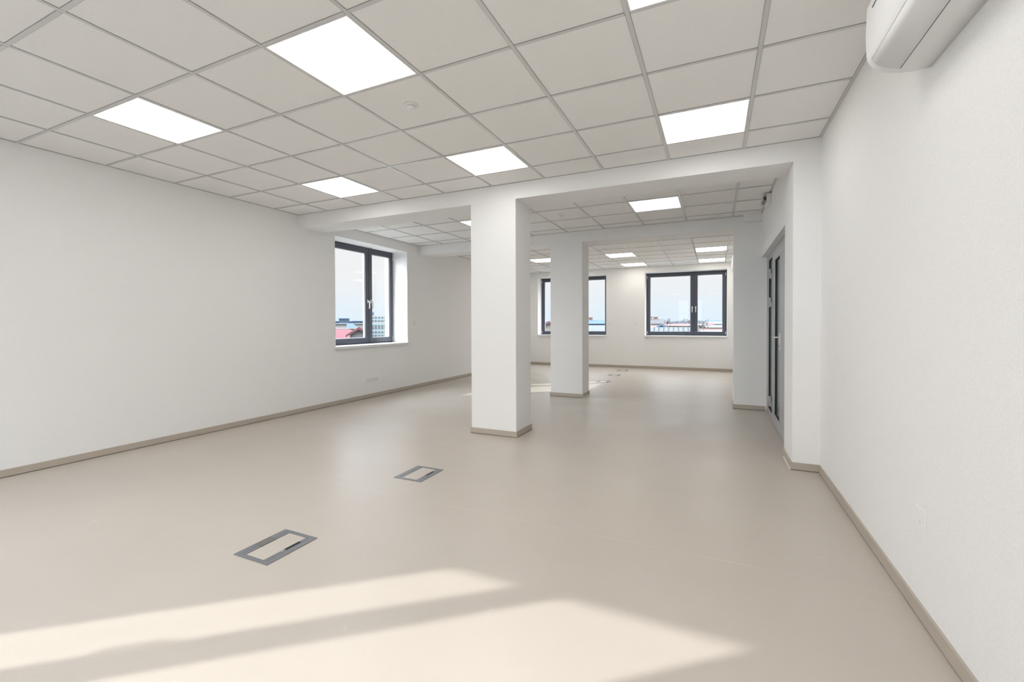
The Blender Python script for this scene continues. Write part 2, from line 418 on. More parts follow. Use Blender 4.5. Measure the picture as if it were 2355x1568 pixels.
o = copy_tree(first); o.location = (1.75, 5.9, ZC+0.015); tag(o, 'fill light panel added in the corridor beyond the glazed door', 'ceiling light', 'square ceiling light panels that are lit')  # unseen panel, added to brighten the door glass and middle bay
firsto = make_light(False)
for i, (c, r, lab) in enumerate([(2, 0, 'ceiling panel of the middle bay peeking out left of the nearest pillar'), (6, 0, 'bluish white ceiling panel of the middle bay right of the nearest pillar')]):
    o = firsto if i == 0 else copy_tree(firsto)
    o.location = (GX+0.6*c+0.3, GY2+0.6*r+0.3, ZC)
    tag(o, lab, 'ceiling light', 'cool white ceiling light panels of the middle bay')

def lathe(bm, prof, cx=0, cy=0, n=28, mi=0):
    rings = [[bm.verts.new((cx+r*math.cos(2*math.pi*k/n), cy+r*math.sin(2*math.pi*k/n), z)) for k in range(n)] for r, z in prof]
    for i in range(len(rings)-1):
        for k in range(n):
            f = bm.faces.new((rings[i][k], rings[i][(k+1) % n], rings[i+1][(k+1) % n], rings[i+1][k])); f.smooth = True; f.material_index = mi
    bm.faces.new(rings[0]).material_index = mi; bm.faces.new(rings[-1]).material_index = mi
def detector(x, y, label):
    r = empty('smoke_detector', (x, y, ZC+0.004)); tag(r, label, 'smoke detector', 'round detectors on the ceiling tiles')
    bm = bmesh.new(); lathe(bm, [(0.047, 0.0), (0.047, -0.007), (0.043, -0.010), (0.030, -0.011)]); obj('base', bm, M['white'], r)
    bm = bmesh.new(); lathe(bm, [(0.030, -0.0112), (0.030, -0.020), (0.022, -0.027), (0.010, -0.029)]); obj('sensor_head', bm, M['plate'], r)
detector(-1.868, 2.555, 'small round white detector on the tile between two near ceiling panels')
detector(-1.92, 6.05, 'faint round white detector on the ceiling of the middle bay')
detector(-2.02, 9.25, 'tiny white detector on the far ceiling beside the second pillar')

# ------------------------------------------------------------------ windows
def ring(bm, x0, x1, z0, z1, t, y0, y1, mi=0):
    """rectangular frame in the x-z plane; t = (left, right, bottom, top)"""
    l, r, b, tp = t
    bx(bm, x0, x1, y0, y1, z0, z0+b, mi); bx(bm, x0, x1, y0, y1, z1-tp, z1, mi)
    bx(bm, x0, x0+l, y0, y1, z0+b, z1-tp, mi); bx(bm, x1-r, x1, y0, y1, z0+b, z1-tp, mi)
def make_window(n, loc, rz, W, H, split, label, sillover=(0.0, 0.0), sill_out=0.035, stile=0.080):
    """local x along the wall, local +y outwards; origin at the lower left of the opening on the inner wall face;
    split = x of the middle of the dark mullion"""
    r = empty('window_%d' % n, loc, rz); tag(r, label, 'window', kind='structure')
    d = REC
    bm = bmesh.new(); ring(bm, 0, W, 0, H, (0.035, 0.035, 0.035, 0.035), d+0.012, d+0.075)
    bx(bm, split-0.03, split+0.03, d+0.02, d+0.075, 0.035, H-0.035)
    obj('window_frame', bm, M['frame'], r, 0.002, 1)
    for k, (a, b) in enumerate(((0.018, split-0.004), (split+0.004, W-0.018))):
        s = stile
        bm = bmesh.new(); ring(bm, a, b, 0.018, H-0.018, (s, s, s, s), d-0.006, d+0.058)
        sash = obj('sash', bm, M['frame'], r, 0.003, 2)
        bm = bmesh.new(); ring(bm, a+s, b-s, 0.018+s, H-0.018-s, (0.009,)*4, d+0.014, d+0.046); obj('glazing_bead', bm, M['bead'], sash)
        bm = bmesh.new(); bx(bm, a+s+0.006, b-s-0.006, d+0.028, d+0.034, 0.018+s+0.006, H-0.018-s-0.006); obj('glass_pane', bm, M['glass'], sash)
        # lever handle near the mullion
        hx = split-0.042 if k == 0 else split+0.042
        hz = 0.735
        bm = bmesh.new()
        prism(bm, [(hx+0.014*math.cos(a_)*1.0, hz+0.034*math.sin(a_)) for a_ in [2*math.pi*q/20 for q in range(20)]], 'y', d-0.018, d-0.0055)
        tube(bm, [(hx, d-0.012, hz), (hx, d-0.045, hz), (hx, d-0.056, hz-0.008), (hx, d-0.060, hz-0.03), (hx, d-0.060, hz-0.08), (hx, d-0.055, hz-0.115), (hx, d-0.046, hz-0.128)],
             [0.009, 0.009, 0.010, 0.0105, 0.0105, 0.010, 0.007], 10)
        obj('window_handle', bm, M['silver'], sash)
        # hinge caps on the outer corners
        ox = a+0.004 if k == 0 else b-0.004
        for cz in (0.07, H-0.10):
            bm = bmesh.new(); tube(bm, [(ox, d-0.012, cz-0.04), (ox, d-0.012, cz+0.04)], 0.0075, 10)
            obj('hinge_cap', bm, M['white'], r)
    bm = bmesh.new(); bx(bm, split-0.004, split+0.004, d+0.0, d+0.02, 0.02, H-0.02); obj('gasket', bm, M['gasket'], r)
    # inner sill board with a nosing, resting on the wall
    bm = bmesh.new()
    prof = [(-sill_out, -0.040), (-sill_out+0.016, -0.040), (-sill_out+0.016, -0.028), (d+0.012, -0.028), (d+0.012, 0.0), (-sill_out+0.004, 0.0), (-sill_out, -0.004)]
    prism(bm, prof, 'x', 0.001, W-0.001)
    bx(bm, -sillover[0], 0.001, -sill_out, -0.001, -0.028, 0.0); bx(bm, W-0.001, W+sillover[1], -sill_out, -0.001, -0.028, 0.0)
    obj('window_sill', bm, M['sill'], r)
    bm = bmesh.new(); bx(bm, 0.001, W-0.001, d+0.075, TW+0.03, -0.025, -0.005); obj('outer_sill', bm, M['sill'], r)
    return r
H_ = ZB-SILL+0.004
# outwards is -X for the left wall: local x runs towards +Y
make_window(1, (XL, WL[0], SILL), math.radians(90), WL[1]-WL[0], H_, 1.105, 'dark framed two sash window recessed in the left wall', (0.03, 0.035))
make_window(2, (WF1[0], YF, SILL), 0, WF1[1]-WF1[0], H_+0.006, 1.19, 'dark framed two sash window at the right of the far wall', (0.02, 0.02))
make_window(3, (WF2[0], YF, SILL), 0, WF2[1]-WF2[0], H_+0.006, 1.22, 'dark framed far window partly hidden by the second pillar', (0.02, 0.02))
make_window(4, (WB[1], YB, SILL), math.radians(180), WB[1]-WB[0], H_, WB[1]+4.14, 'window behind the camera that throws the sun patches on the floor', (0.03, 0.03), stile=0.076)


make_window(5, (WB2[1], YB, SILL), math.radians(180), WB2[1]-WB2[0], H_, 0.7, 'second window behind the camera, nearer the right wall, added for fill light', (0.03, 0.03))  # unseen window added to brighten the right wall, pillar and ceiling

# ------------------------------------------------------------------ glazed door
def make_door():
    r = empty('door_1', (XD+0.062, 4.93, 0), 0); tag(r, 'grey aluminium glazed door with a narrow side light at the right', 'door', kind='structure')
    Y0, Y1, Z1 = 0.0, B2A-4.93, 2.11
    t = 0.07                                     # profile depth, local x 0..t ; door plane faces -x
    # local y measured from the near jamb
    ml, mr = 1.545, 1.60                         # mullion between the leaf and the side light
    bm = bmesh.new()
    bx(bm, 0, t, 0, 0.30, 0, Z1); bx(bm, 0, t, Y1-0.23, Y1, 0, Z1); bx(bm, 0, t, 0.30, Y1-0.23, Z1-0.075, Z1)
    bx(bm, 0, t, ml, mr, 0.0, Z1-0.075); bx(bm, 0, t, mr, Y1-0.23, 0.0, 0.075)
    obj('door_frame', bm, M['alu'], r, 0.003)
    def yz_ring(bm, a, b, c, d, w_, x0, x1, bot=None):
        bot = bot or w_
        bx(bm, x0, x1, a, b, c, c+bot); bx(bm, x0, x1, a, b, d-w_, d); bx(bm, x0, x1, a, a+w_, c+bot, d-w_); bx(bm, x0, x1, b-w_, b, c+bot, d-w_)
    # side light
    bm = bmesh.new(); bx(bm, 0.016, 0.022, mr, Y1-0.23, 0.075, Z1-0.075); obj('side_light_pane', bm, M['doorglass'], r)
    bm = bmesh.new(); yz_ring(bm, mr, Y1-0.23, 0.075, Z1-0.075, 0.012, 0.003, 0.016); obj('gasket', bm, M['gasket'], r)
    # leaf
    a, b, c, d = 0.31, ml-0.005, 0.010, Z1-0.08
    bm = bmesh.new()
    wn, wf = 0.40, 0.095
    bx(bm, -0.012, 0.055, a, b, c, 0.135); bx(bm, -0.012, 0.055, a, b, d-0.085, d)
    bx(bm, -0.012, 0.055, a, 0.83, 0.135, d-0.085); bx(bm, -0.012, 0.055, 1.27, b, 0.135, d-0.085)
    leaf = obj('door_leaf', bm, M['alu'], r, 0.003)
    bm = bmesh.new(); bx(bm, 0.004, 0.010, 0.83, 1.27, 0.135, d-0.085); obj('glass_pane', bm, M['doorglass'], leaf)
    bm = bmesh.new(); yz_ring(bm, 0.83, 1.27, 0.135, d-0.085, 0.012, -0.009, 0.004); obj('gasket', bm, M['gasket'], leaf)
    for hz in (0.25, 1.46, 1.81):
        bm = bmesh.new()
        tube(bm, [(-0.030, b+0.012, hz-0.06), (-0.030, b+0.012, hz+0.06)], 0.015, 12)
        bx(bm, -0.040, -0.0125, b-0.045, b+0.012, hz-0.055, hz-0.003); bx(bm, -0.040, 0.0, b+0.012, b+0.055, hz+0.003, hz+0.055)
        obj('hinge', bm, M['alu'], r)
    bm = bmesh.new()
    ly = 0.775
    tube(bm, [(-0.012, ly, 1.055), (-0.050, ly, 1.055), (-0.062, ly+0.012, 1.055), (-0.064, ly+0.05, 1.055), (-0.064, ly+0.13, 1.055)], 0.009, 12)
    obj('door_handle', bm, M['silver'], leaf)
    bm = bmesh.new(); bx(bm, -0.020, -0.0115, ly-0.017, ly+0.017, 0.92, 1.10); obj('handle_plate', bm, M['silver'], leaf, 0.002)
    bm = bmesh.new(); prism(bm, [(ly+0.008*math.cos(q*math.pi/6), 0.965+0.014*math.sin(q*math.pi/6)) for q in range(12)], 'x', -0.022, -0.018); obj('keyhole', bm, M['slot'], leaf)
    # threshold
    bm = bmesh.new(); bx(bm, -0.004, t, 0.30, ml, 0.0005, 0.008); obj('threshold', bm, M['alu'], r)
make_door()

# ------------------------------------------------------------------ air conditioners
def make_ac(loc, length, label, depth=0.205, zb=2.222, zt=2.545):
    """wall unit on a right-hand wall; origin on the wall at the far end, body runs towards -y"""
    r = empty('air_conditioner', loc); tag(r, label, 'air conditioner', 'white wall mounted air conditioners')
    z = lambda v: v-loc[2]
    prof = [(0, zt), (-depth+0.035, zt), (-depth+0.012, zt-0.010), (-depth, zt-0.035), (-depth-0.003, 2.40), (-depth, 2.315), (-depth+0.008, 2.285), (-depth+0.026, 2.260),
            (-depth+0.055, 2.241), (-depth+0.10, 2.227), (-depth+0.15, zb), (0, zb+0.004)]
    prof = [(x, z(v)) for x, v in prof]
    bm = bmesh.new()
    n = len(prof)
    # casing with rounded ends
    steps = [(0.0, 0.965), (-0.006, 0.99), (-0.016, 1.0), (-length+0.016, 1.0), (-length+0.006, 0.99), (-length, 0.965)]
    cz = z((zb+zt)/2)
    rings = []
    for y, s in steps:
        rings.append([bm.verts.new((x*s if x < -1e-6 else x, y, cz+(v-cz)*s)) for x, v in prof])
    for i in range(len(rings)-1):
        for k in range(n):
            f = bm.faces.new((rings[i][k], rings[i][(k+1) % n], rings[i+1][(k+1) % n], rings[i+1][k])); f.smooth = k not in (0, n-1)
    bm.faces.new(rings[0][::-1]); bm.faces.new(rings[-1])
    obj('casing', bm, M['ac'], r)
    # louvre flap lying on the curved underside
    fl = [(-depth+0.010, 2.2835), (-depth+0.026, 2.2605), (-depth+0.055, 2.2415), (-depth+0.098, 2.2280)]
    bm = bmesh.new()
    def strip(bm, pts, off0, off1, ya, yb):
        A = []
        for y in (ya, yb):
            row = []
            for i, (x, v) in enumerate(pts):
                dx = pts[min(i+1, len(pts)-1)][0]-pts[max(i-1, 0)][0]; dz = pts[min(i+1, len(pts)-1)][1]-pts[max(i-1, 0)][1]
                l = math.hypot(dx, dz); nx, nz = dz/l, -dx/l
                row.append((bm.verts.new((x+nx*off0, y, z(v)+nz*off0)), bm.verts.new((x+nx*off1, y, z(v)+nz*off1))))
            A.append(row)
        for i in range(len(pts)-1):
            for s in (0, 1):
                f = bm.faces.new((A[0][i][s], A[0][i+1][s], A[1][i+1][s], A[1][i][s])); f.smooth = True
            for q in (0, 1): bm.faces.new((A[q][i][0], A[q][i+1][0], A[q][i+1][1], A[q][i][1]))
        for i in (0, len(pts)-1): bm.faces.new((A[0][i][0], A[0][i][1], A[1][i][1], A[1][i][0]))
    strip(bm, fl, 0.0005, 0.0035, -0.052, -length+0.052)
    obj('louvre_flap', bm, M['ac'], r)
    bm = bmesh.new()
    bk = [(fl[0][0]-0.0015, fl[0][1]+0.002)]+fl[1:3]+[(fl[3][0]+0.0032, fl[3][1]-0.0003)]
    strip(bm, bk, 0.0001, 0.0011, -0.0505, -length+0.0505)
    obj('outlet_gap', bm, M['acdark'], r)
    bm = bmesh.new(); bx(bm, -depth-0.0035, -depth+0.002, -length+0.05, -0.10, z(2.466), z(2.469)); obj('panel_seam', bm, M['acdark'], r)
    return r
make_ac((XR, 2.392, 2.222), 0.90, 'white wall mounted air conditioner high on the right wall, close to the camera')
make_ac((XE, 10.75, 2.222), 0.80, 'distant air conditioner edge peeking out behind the far pier')

# ------------------------------------------------------------------ emergency light over the door
r = empty('emergency_light', (XD, 6.17, 2.64)); tag(r, 'small emergency light with a clear lens on the wall above the door', 'emergency light')
bm = bmesh.new(); bx(bm, -0.052, 0, -0.15, 0.15, -0.055, 0.045); obj('housing', bm, M['white'], r, 0.006)
bm = bmesh.new()
prism(bm, [(-0.052, -0.045), (-0.052, 0.036), (-0.078, 0.030), (-0.090, 0.010), (-0.090, -0.022), (-0.074, -0.042)], 'y', -0.135, 0.135)
obj('lens', bm, M['lens'], r, 0.004)
bm = bmesh.new(); tube(bm, [(-0.068, -0.11, -0.004), (-0.068, 0.11, -0.004)], 0.008, 10); obj('lamp_tube', bm, M['steel2'], r)
for yy in (-0.12, 0.112):
    bm = bmesh.new(); bx(bm, -0.078, -0.0525, yy, yy+0.006, -0.022, 0.012); obj('tube_holder', bm, M['slot'], r)

# ------------------------------------------------------------------ sockets, switches, blank plate
def plate_frame(n, wd=0.071):
    """n gangs side by side, local x across, local -y out of the wall"""
    bm = bmesh.new(); W = wd*n+0.010
    bx(bm, -W/2, W/2, -0.009, 0, -0.0405, 0.0405)
    return bm, W
def socket_strip(loc, rz, label):
    r = empty('wall_socket', loc, rz); tag(r, label, 'socket')
    bm, W = plate_frame(4); obj('cover_frame', bm, M['plate'], r, 0.002)
    for k in range(4):
        x = (k-1.5)*0.071
        bm = bmesh.new(); bx(bm, x-0.031, x+0.031, -0.0125, -0.0088, -0.031, 0.031)
        s = obj('socket_outlet', bm, M['plate'], r, 0.001)
        bm = bmesh.new()
        prism(bm, [(x+0.0185*math.cos(q*math.pi/12), 0.0185*math.sin(q*math.pi/12)) for q in range(24)], 'y', -0.0128, -0.0122)
        obj('socket_well', bm, M['white'], s)
        bm = bmesh.new()
        for dx in (-0.0095, 0.0095):
            prism(bm, [(x+dx+0.0036*math.cos(q*math.pi/6), 0.0036*math.sin(q*math.pi/6)) for q in range(12)], 'y', -0.0131, -0.0124)
        prism(bm, [(x+0.003*math.cos(q*math.pi/6), 0.012+0.003*math.sin(q*math.pi/6)) for q in range(12)], 'y', -0.0131, -0.0124)
        obj('pin_holes', bm, M['hole'], s)
def switch(loc, rz, label, group=None):
    r = empty('light_switch', loc, rz); tag(r, label, 'switch', group)
    bm, W = plate_frame(1); obj('cover_frame', bm, M['plate'], r, 0.002)
    bm = bmesh.new(); prism(bm, [(-0.0088, -0.028), (-0.015, -0.028), (-0.0115, 0.028), (-0.0088, 0.028)], 'x', -0.028, 0.028)
    obj('rocker', bm, M['white'], r, 0.001)
RL = math.radians(90)
socket_strip((XL, 5.902, 0.295), RL, 'white four gang socket strip low on the left wall under the window')
switch((XL, 7.08, 1.235), RL, 'white switch on the left wall just past the window')
switch((-2.60, YF, 1.195), 0, 'small white switch on the far wall, left one between the two windows', 'switches on the far wall')
switch((-1.945, YF, 1.205), 0, 'small white switch on the far wall, close to the right window', 'switches on the far wall')
r = empty('blank_wall_plate', (XR, 2.44, 0.395), math.radians(-90)); tag(r, 'blank white cover plate low on the right wall', 'cover plate')
bm = bmesh.new(); bx(bm, -0.052, 0.052, -0.004, 0, -0.056, 0.056); obj('cover', bm, M['wall'], r, 0.0025)
bm = bmesh.new(); tube(bm, [(0, -0.0048, 0), (0, -0.0065, 0)], 0.004, 12); obj('screw', bm, M['white'], r)

# ------------------------------------------------------------------ floor boxes
def make_floor_box(extra=False):
    r = empty('floor_box', (0, 0, 0))
    a, b = 0.130, 0.163; ia, ib = 0.069, 0.135
    bm = bmesh.new()
    def rr(bm, x0, x1, y0, y1, w0, w1, v0, v1, z0, z1):
        bx(bm, x0, x1, y0, v0, z0, z1); bx(bm, x0, x1, v1, y1, z0, z1); bx(bm, x0, w0, v0, v1, z0, z1); bx(bm, w1, x1, v0, v1, z0, z1)
    rr(bm, -a, a, -b, b, -0.092, 0.092, -0.140, 0.140, 0.0003, 0.0035)
    obj('outer_frame', bm, M['steel'], r, 0.0008, 1)
    bm = bmesh.new(); rr(bm, -0.0905, 0.0905, -0.1385, 0.1385, -0.0690, 0.0690, -ib, ib, 0.0003, 0.0030)
    lid = obj('lid_frame', bm, M['steel'], r, 0.0006, 1)
    bm = bmesh.new(); bx(bm, -0.0650, 0.0690, -ib, ib, 0.0003, 0.0022); obj('lid_inlay', bm, M['floor'], lid)
    bm = bmesh.new(); bx(bm, -0.0690, -0.0650, -ib, ib, 0.0003, 0.0012); obj('lid_gap', bm, M['slot'], lid)
    bm = bmesh.new(); bx(bm, 0.0705, 0.0890, -0.012, 0.085, 0.0028, 0.0042); obj('finger_slot', bm, M['slot'], lid)
    bm = bmesh.new(); bx(bm, 0.071, 0.089, -0.040, -0.0135, 0.0028, 0.0040); obj('latch', bm, M['steel2'], lid)
    if extra:
        bm = bmesh.new(); bx(bm, -0.1265, -0.072, -0.045, 0.055, 0.0029, 0.0043); obj('cable_flap', bm, M['steeld'], r)
    return r
fb = make_floor_box(True); fb.location = (-2.168, 1.713, 0)
GFB = 'metal framed floor boxes'
tag(fb, 'rectangular metal floor box nearest the camera, beside the sun patch', 'floor box', GFB)
proto = make_floor_box(); proto.location = (-2.165, 3.044, 0)
tag(proto, 'rectangular metal floor box in front of the nearest pillar', 'floor box', GFB)
for y, x, lab in ((9.44, -2.085, 'tiny floor box past the second pillar, nearest of the far three'), (10.70, -2.11, 'tiny floor box past the second pillar, middle of the far three'), (11.83, -2.125, 'tiny floor box closest to the far wall')):
    o = copy_tree(proto); o.location = (x, y, 0); o['label'] = lab

# thin white strips on the floor at the near pier and the second pillar
bm = bmesh.new(); bx(bm, XD-0.020, XD-0.0115, B1A-0.012, 4.83, 0.0002, 0.006)
tag(obj('trim_4', bm, M['white']), 'thin white strip at the foot of the near pier', 'trim', kind='structure')
bm = bmesh.new(); bx(bm, -1.941+0.0115, -1.941+0.019, B2A-0.011, B2B+0.011, 0.0002, 0.006)
tag(obj('trim_5', bm, M['white']), 'thin white strip at the foot of the second pillar', 'trim', kind='structure')

# ------------------------------------------------------------------ the town outside
GZ = -14.0
M['ground'] = mat('town_ground', (0.078, 0.078, 0.072), 0.95, spec=0.02, mottle=0.2, mscale=0.05)
M['t_red'] = mat('red_clay_roof', (0.118, 0.055, 0.061), 0.85, spec=0.02, grain=0.12, gscale=6)
M['t_redb'] = mat('brownish_red_roof', (0.098, 0.060, 0.056), 0.85, spec=0.02, grain=0.1, gscale=6)
M['t_slate'] = mat('blue_slate_roof', (0.060, 0.087, 0.126), 0.7, spec=0.02, grain=0.06, gscale=4)
M['t_grey'] = mat('weathered_grey_roof', (0.075, 0.075, 0.077), 0.8, spec=0.02, grain=0.06, gscale=4)
M['t_metal'] = mat('pale_zinc_roof', (0.083, 0.090, 0.093), 0.5, spec=0.02, metal=0.1)
M['t_white'] = mat('white_render_wall', (0.264, 0.264, 0.252), 0.9, spec=0.02)
M['t_cream'] = mat('cream_render_wall', (0.203, 0.180, 0.158), 0.9, spec=0.02)
M['t_greyw'] = mat('grey_render_wall', (0.152, 0.156, 0.160), 0.9, spec=0.02)
M['t_seam'] = mat('dark_roof_seam', (0.050, 0.055, 0.058), 0.7, spec=0.02)
M['t_brick'] = mat('brick_chimney', (0.119, 0.070, 0.063), 0.9, spec=0.02)
M['t_win'] = mat('dark_town_window', (0.042, 0.054, 0.066), 0.4, spec=0.02)
M['t_towerwin'] = mat('grey_green_tower_window', (0.091, 0.115, 0.122), 0.4, spec=0.02)
M['t_band'] = mat('pale_blue_facade_band', (0.200, 0.248, 0.264), 0.7, spec=0.02)
M['bark'] = mat('bare_tree_bark', (0.105, 0.101, 0.101), 0.95, spec=0.02)
M['wood'] = mat('distant_bare_woodland', (0.068, 0.080, 0.095), 1.0, spec=0.02, grain=0.2, gscale=0.3)
bm = bmesh.new(); bx(bm, -1500, 1500, -200, 2500, GZ-1, GZ)
tag(obj('ground', bm, M['ground']), 'town ground far below the windows', 'ground', kind='structure')
def at(az, dist): a = math.radians(az); return (math.sin(a)*dist, math.cos(a)*dist)
def zel(el, dist): return CAM_H+math.tan(math.radians(el))*dist
def house(name, az, dist, wid, dep, el_eave, el_ridge, wall, roof, label, rot=0.0, hip=0.0, wins=0, rows=1, wsz=(1.0, 1.4), chim=(), seams=0, cat='building', gable_front=False, wdz=1.2):
    """ridged building facing the camera; windows on the facing wall"""
    x, y = at(az, dist); r = empty(name, (x, y, GZ), math.radians(-az+rot)); tag(r, label, cat)
    ze = zel(el_eave, dist)-GZ; zr = zel(el_ridge, dist)-GZ
    hw = wid/2
    bm = bmesh.new(); bx(bm, -hw, hw, 0, dep, 0, ze); 
    if not hip:
        if gable_front: prism(bm, [(-hw, ze), (hw, ze), (0, zr-0.05)], 'y', 0, dep)
        else: prism(bm, [(0, ze), (dep, ze), (dep/2, zr-0.05)], 'x', -hw, hw)
    obj('walls', bm, M[wall], r)
    bm = bmesh.new(); o = 0.45
    if gable_front:
        V = [bm.verts.new(p) for p in ((-hw-o, -o, ze-0.3), (0, -o, zr), (hw+o, -o, ze-0.3), (-hw-o, dep+o, ze-0.3), (0, dep+o, zr), (hw+o, dep+o, ze-0.3), (-hw-o, -o, ze-0.05), (0, -o, zr+0.3), (hw+o, -o, ze-0.05), (-hw-o, dep+o, ze-0.05), (0, dep+o, zr+0.3), (hw+o, dep+o, ze-0.05))]
        for q in ((0, 1, 4, 3), (1, 2, 5, 4), (6, 7, 10, 9), (7, 8, 11, 10), (0, 1, 7, 6), (1, 2, 8, 7), (3, 4, 10, 9), (4, 5, 11, 10), (0, 3, 9, 6), (2, 5, 11, 8)): bm.faces.new([V[i] for i in q])
    else:
        V = [bm.verts.new(p) for p in ((-hw-o, -o, ze-0.1), (hw+o, -o, ze-0.1), (hw+o, dep+o, ze-0.1), (-hw-o, dep+o, ze-0.1), (-hw-o+hip, dep/2, zr), (hw+o-hip, dep/2, zr))]
        for q in ((0, 1, 5, 4), (1, 2, 5), (2, 3, 4, 5), (3, 0, 4), (0, 3, 2, 1)): bm.faces.new([V[i] for i in q])
    rf = obj('roof', bm, M[roof], r)
    if seams:
        bm = bmesh.new()
        for k in range(seams):
            xx = -hw+wid*(k+0.5)/seams
            a0 = Vector((xx, -o, ze-0.1)); a1 = Vector((xx, dep/2, zr)); 
            tube(bm, [a0+Vector((0, 0, .06)), a1+Vector((0, 0, .06))], 0.03, 4)
        obj('standing_seams', bm, M['t_seam'], rf)
    for (cx, ch) in chim:
        bm = bmesh.new(); bx(bm, cx-0.5, cx+0.5, dep/2-0.4, dep/2+0.4, zr-1.2, zr+ch); bx(bm, cx-0.6, cx+0.6, dep/2-0.5, dep/2+0.5, zr+ch, zr+ch+0.15)
        obj('chimney', bm, M['t_brick'], r)
    if wins:
        bmw = bmesh.new(); bx(bmw, -wsz[0]/2, wsz[0]/2, -0.06, -0.005, -wsz[1]/2, wsz[1]/2)
        w0 = obj('window', bmw, M['t_win'], r)
        for j in range(rows):
            for i in range(wins):
                q = w0 if i == j == 0 else w0.copy()
                if q is not w0: COL.objects.link(q); q.parent = r
                q.location = (-hw+wid*(i+0.5)/wins, 0, ze-wdz-j*(wsz[1]+1.4))
    return r
# --- seen through the left window (bearings -46 .. -38)
house('tiled_house', -45.2, 62, 9.5, 12, -1.75, -0.72, 't_greyw', 't_red', 'house with a broad red tiled hip roof seen through the left window', rot=8, hip=2.5)
house('tiled_house', -42.5, 52, 1.9, 4, -1.30, -0.72, 't_greyw', 't_red', 'small red gable roof with a grey wall, low in the left window', rot=0, gable_front=True)
house('white_townhouse', -44.7, 88, 2.4, 4, 0.02, 0.05, 't_white', 't_grey', 'narrow white townhouse behind the red roofs in the left window')
house('slate_roofed_building', -43.9, 96, 3.4, 6, -0.42, 0.05, 't_white', 't_slate', 'building with a blue slate roof beyond the red roofs', hip=1.0)
house('white_block', -42.75, 108, 4.7, 8, 0.0, 0.03, 't_white', 't_grey', 'long white block with a row of small windows in the left window', wins=6, rows=1, wsz=(0.3, 0.6), wdz=1.1)
house('white_block', -44.2, 80, 5.2, 4, -0.55, -0.50, 't_white', 't_grey', 'low white annex just above the red roof ridge in the left window')
house('distant_block', -44.6, 330, 14, 20, 0.28, 0.34, 't_slate', 't_slate', 'far bluish block on the skyline in the left window', wins=6, rows=2, wsz=(1.2, 1.2))
house('distant_block', -42.9, 385, 16, 20, 0.30, 0.36, 't_slate', 't_slate', 'far bluish block at the right of the left sash skyline', wins=6, rows=2, wsz=(1.2, 1.2))
house('distant_block', -44.2, 290, 6, 10, 0.62, 0.70, 't_slate', 't_slate', 'taller far bluish block standing above the skyline in the left window', wins=4, rows=1, wsz=(0.6, 0.9))
# white office tower in the right sash
x, y = at(-40.35, 120); tw = empty('office_tower', (x, y, GZ), math.radians(40.35)); tag(tw, 'white office tower with rows of small windows in the left window', 'building')
zt = zel(0.98, 120)-GZ
bm = bmesh.new(); bx(bm, -2.3, 2.3, 0, 12, 0, zt); obj('walls', bm, M['t_white'], tw)
for k, el in enumerate((0.55, -0.02, -0.75, -1.3)):
    zz = zel(el, 120)-GZ; bm = bmesh.new(); bx(bm, -2.32, 2.32, -0.05, 0.0, zz-0.55, zz+0.15); obj('facade_band', bm, M['t_band'], tw)
bm = bmesh.new(); bx(bm, -0.24, 0.24, -0.09, -0.01, -0.45, 0.45); w0 = obj('window', bm, M['t_towerwin'], tw)
first_ = True
for el, sc_ in ((0.72, 0.5), (0.32, 0.45), (-0.38, 1.0), (-0.60, 0.35), (-1.05, 0.4), (-1.6, 1.0)):
    for i in range(6):
        q = w0 if first_ else w0.copy()
        if not first_: COL.objects.link(q); q.parent = tw
        first_ = False
        q.location = (-2.0+i*0.8, 0, zel(el, 120)-GZ); q.scale = (1, 1, sc_)
bm = bmesh.new(); bx(bm, -1.7, -0.9, 2, 3, zt, zt+0.9); bx(bm, -1.35, -1.25, 2.4, 2.5, zt+0.9, zt+1.3); obj('roof_sign', bm, M['t_slate'], tw)

# --- seen through the far windows (bearings -20 .. +1)
house('zinc_roofed_hall', -5.6, 42, 7.2, 9, -1.75, -0.62, 't_greyw', 't_metal', 'hall with a pale standing seam metal roof just outside the right far window', rot=-1, hip=1.2, seams=17)
house('long_red_roofed_house', -3.9, 88, 4.9, 9, -0.36, -0.13, 't_cream', 't_red', 'long low house with a bright red roof beyond the metal roof', wins=8, rows=1, wsz=(0.28, 0.4), wdz=0.55)
house('brown_roofed_house', -6.85, 66, 2.6, 8, -0.62, -0.30, 't_cream', 't_redb', 'brownish red roofed house at the left of the right far window')
house('blue_gable_house', -5.75, 60, 0.75, 5, -0.60, -0.38, 't_slate', 't_slate', 'small blue gable above the metal roof', gable_front=True)
house('grey_gabled_house', -6.5, 120, 5.6, 12, -0.12, 0.42, 't_greyw', 't_grey', 'grey roofed house with brick chimneys at the left of the right far window', chim=((-1.2, 0.5), (0.2, 0.4)), hip=1.0)
house('grey_roofed_hall', 0.35, 150, 7.0, 20, -0.16, 0.22, 't_cream', 't_slate', 'big hall with a blue grey roof at the right of the right far window')
house('long_red_roofed_house', -1.25, 110, 3.6, 9, -0.32, -0.12, 't_cream', 't_red', 'red roofed house in the right sash of the far window', wins=5, rows=1, wsz=(0.3, 0.5), wdz=0.7)
house('cream_house', 0.1, 80, 3.6, 9, -0.55, -0.28, 't_white', 't_grey', 'cream house with a grey roof low in the right sash', wins=5, rows=1, wsz=(0.25, 0.4), wdz=0.5)
house('brown_roofed_house', -0.6, 54, 2.6, 8, -1.05, -0.78, 't_cream', 't_redb', 'brownish red roof at the bottom of the right sash')
house('grey_gabled_house', -13.35, 130, 5.4, 12, -0.10, 0.35, 't_slate', 't_slate', 'bluish house roofs right of the second pillar', chim=((-1.5, 0.6),), hip=0.8, wins=4, rows=1, wsz=(0.6, 0.8))
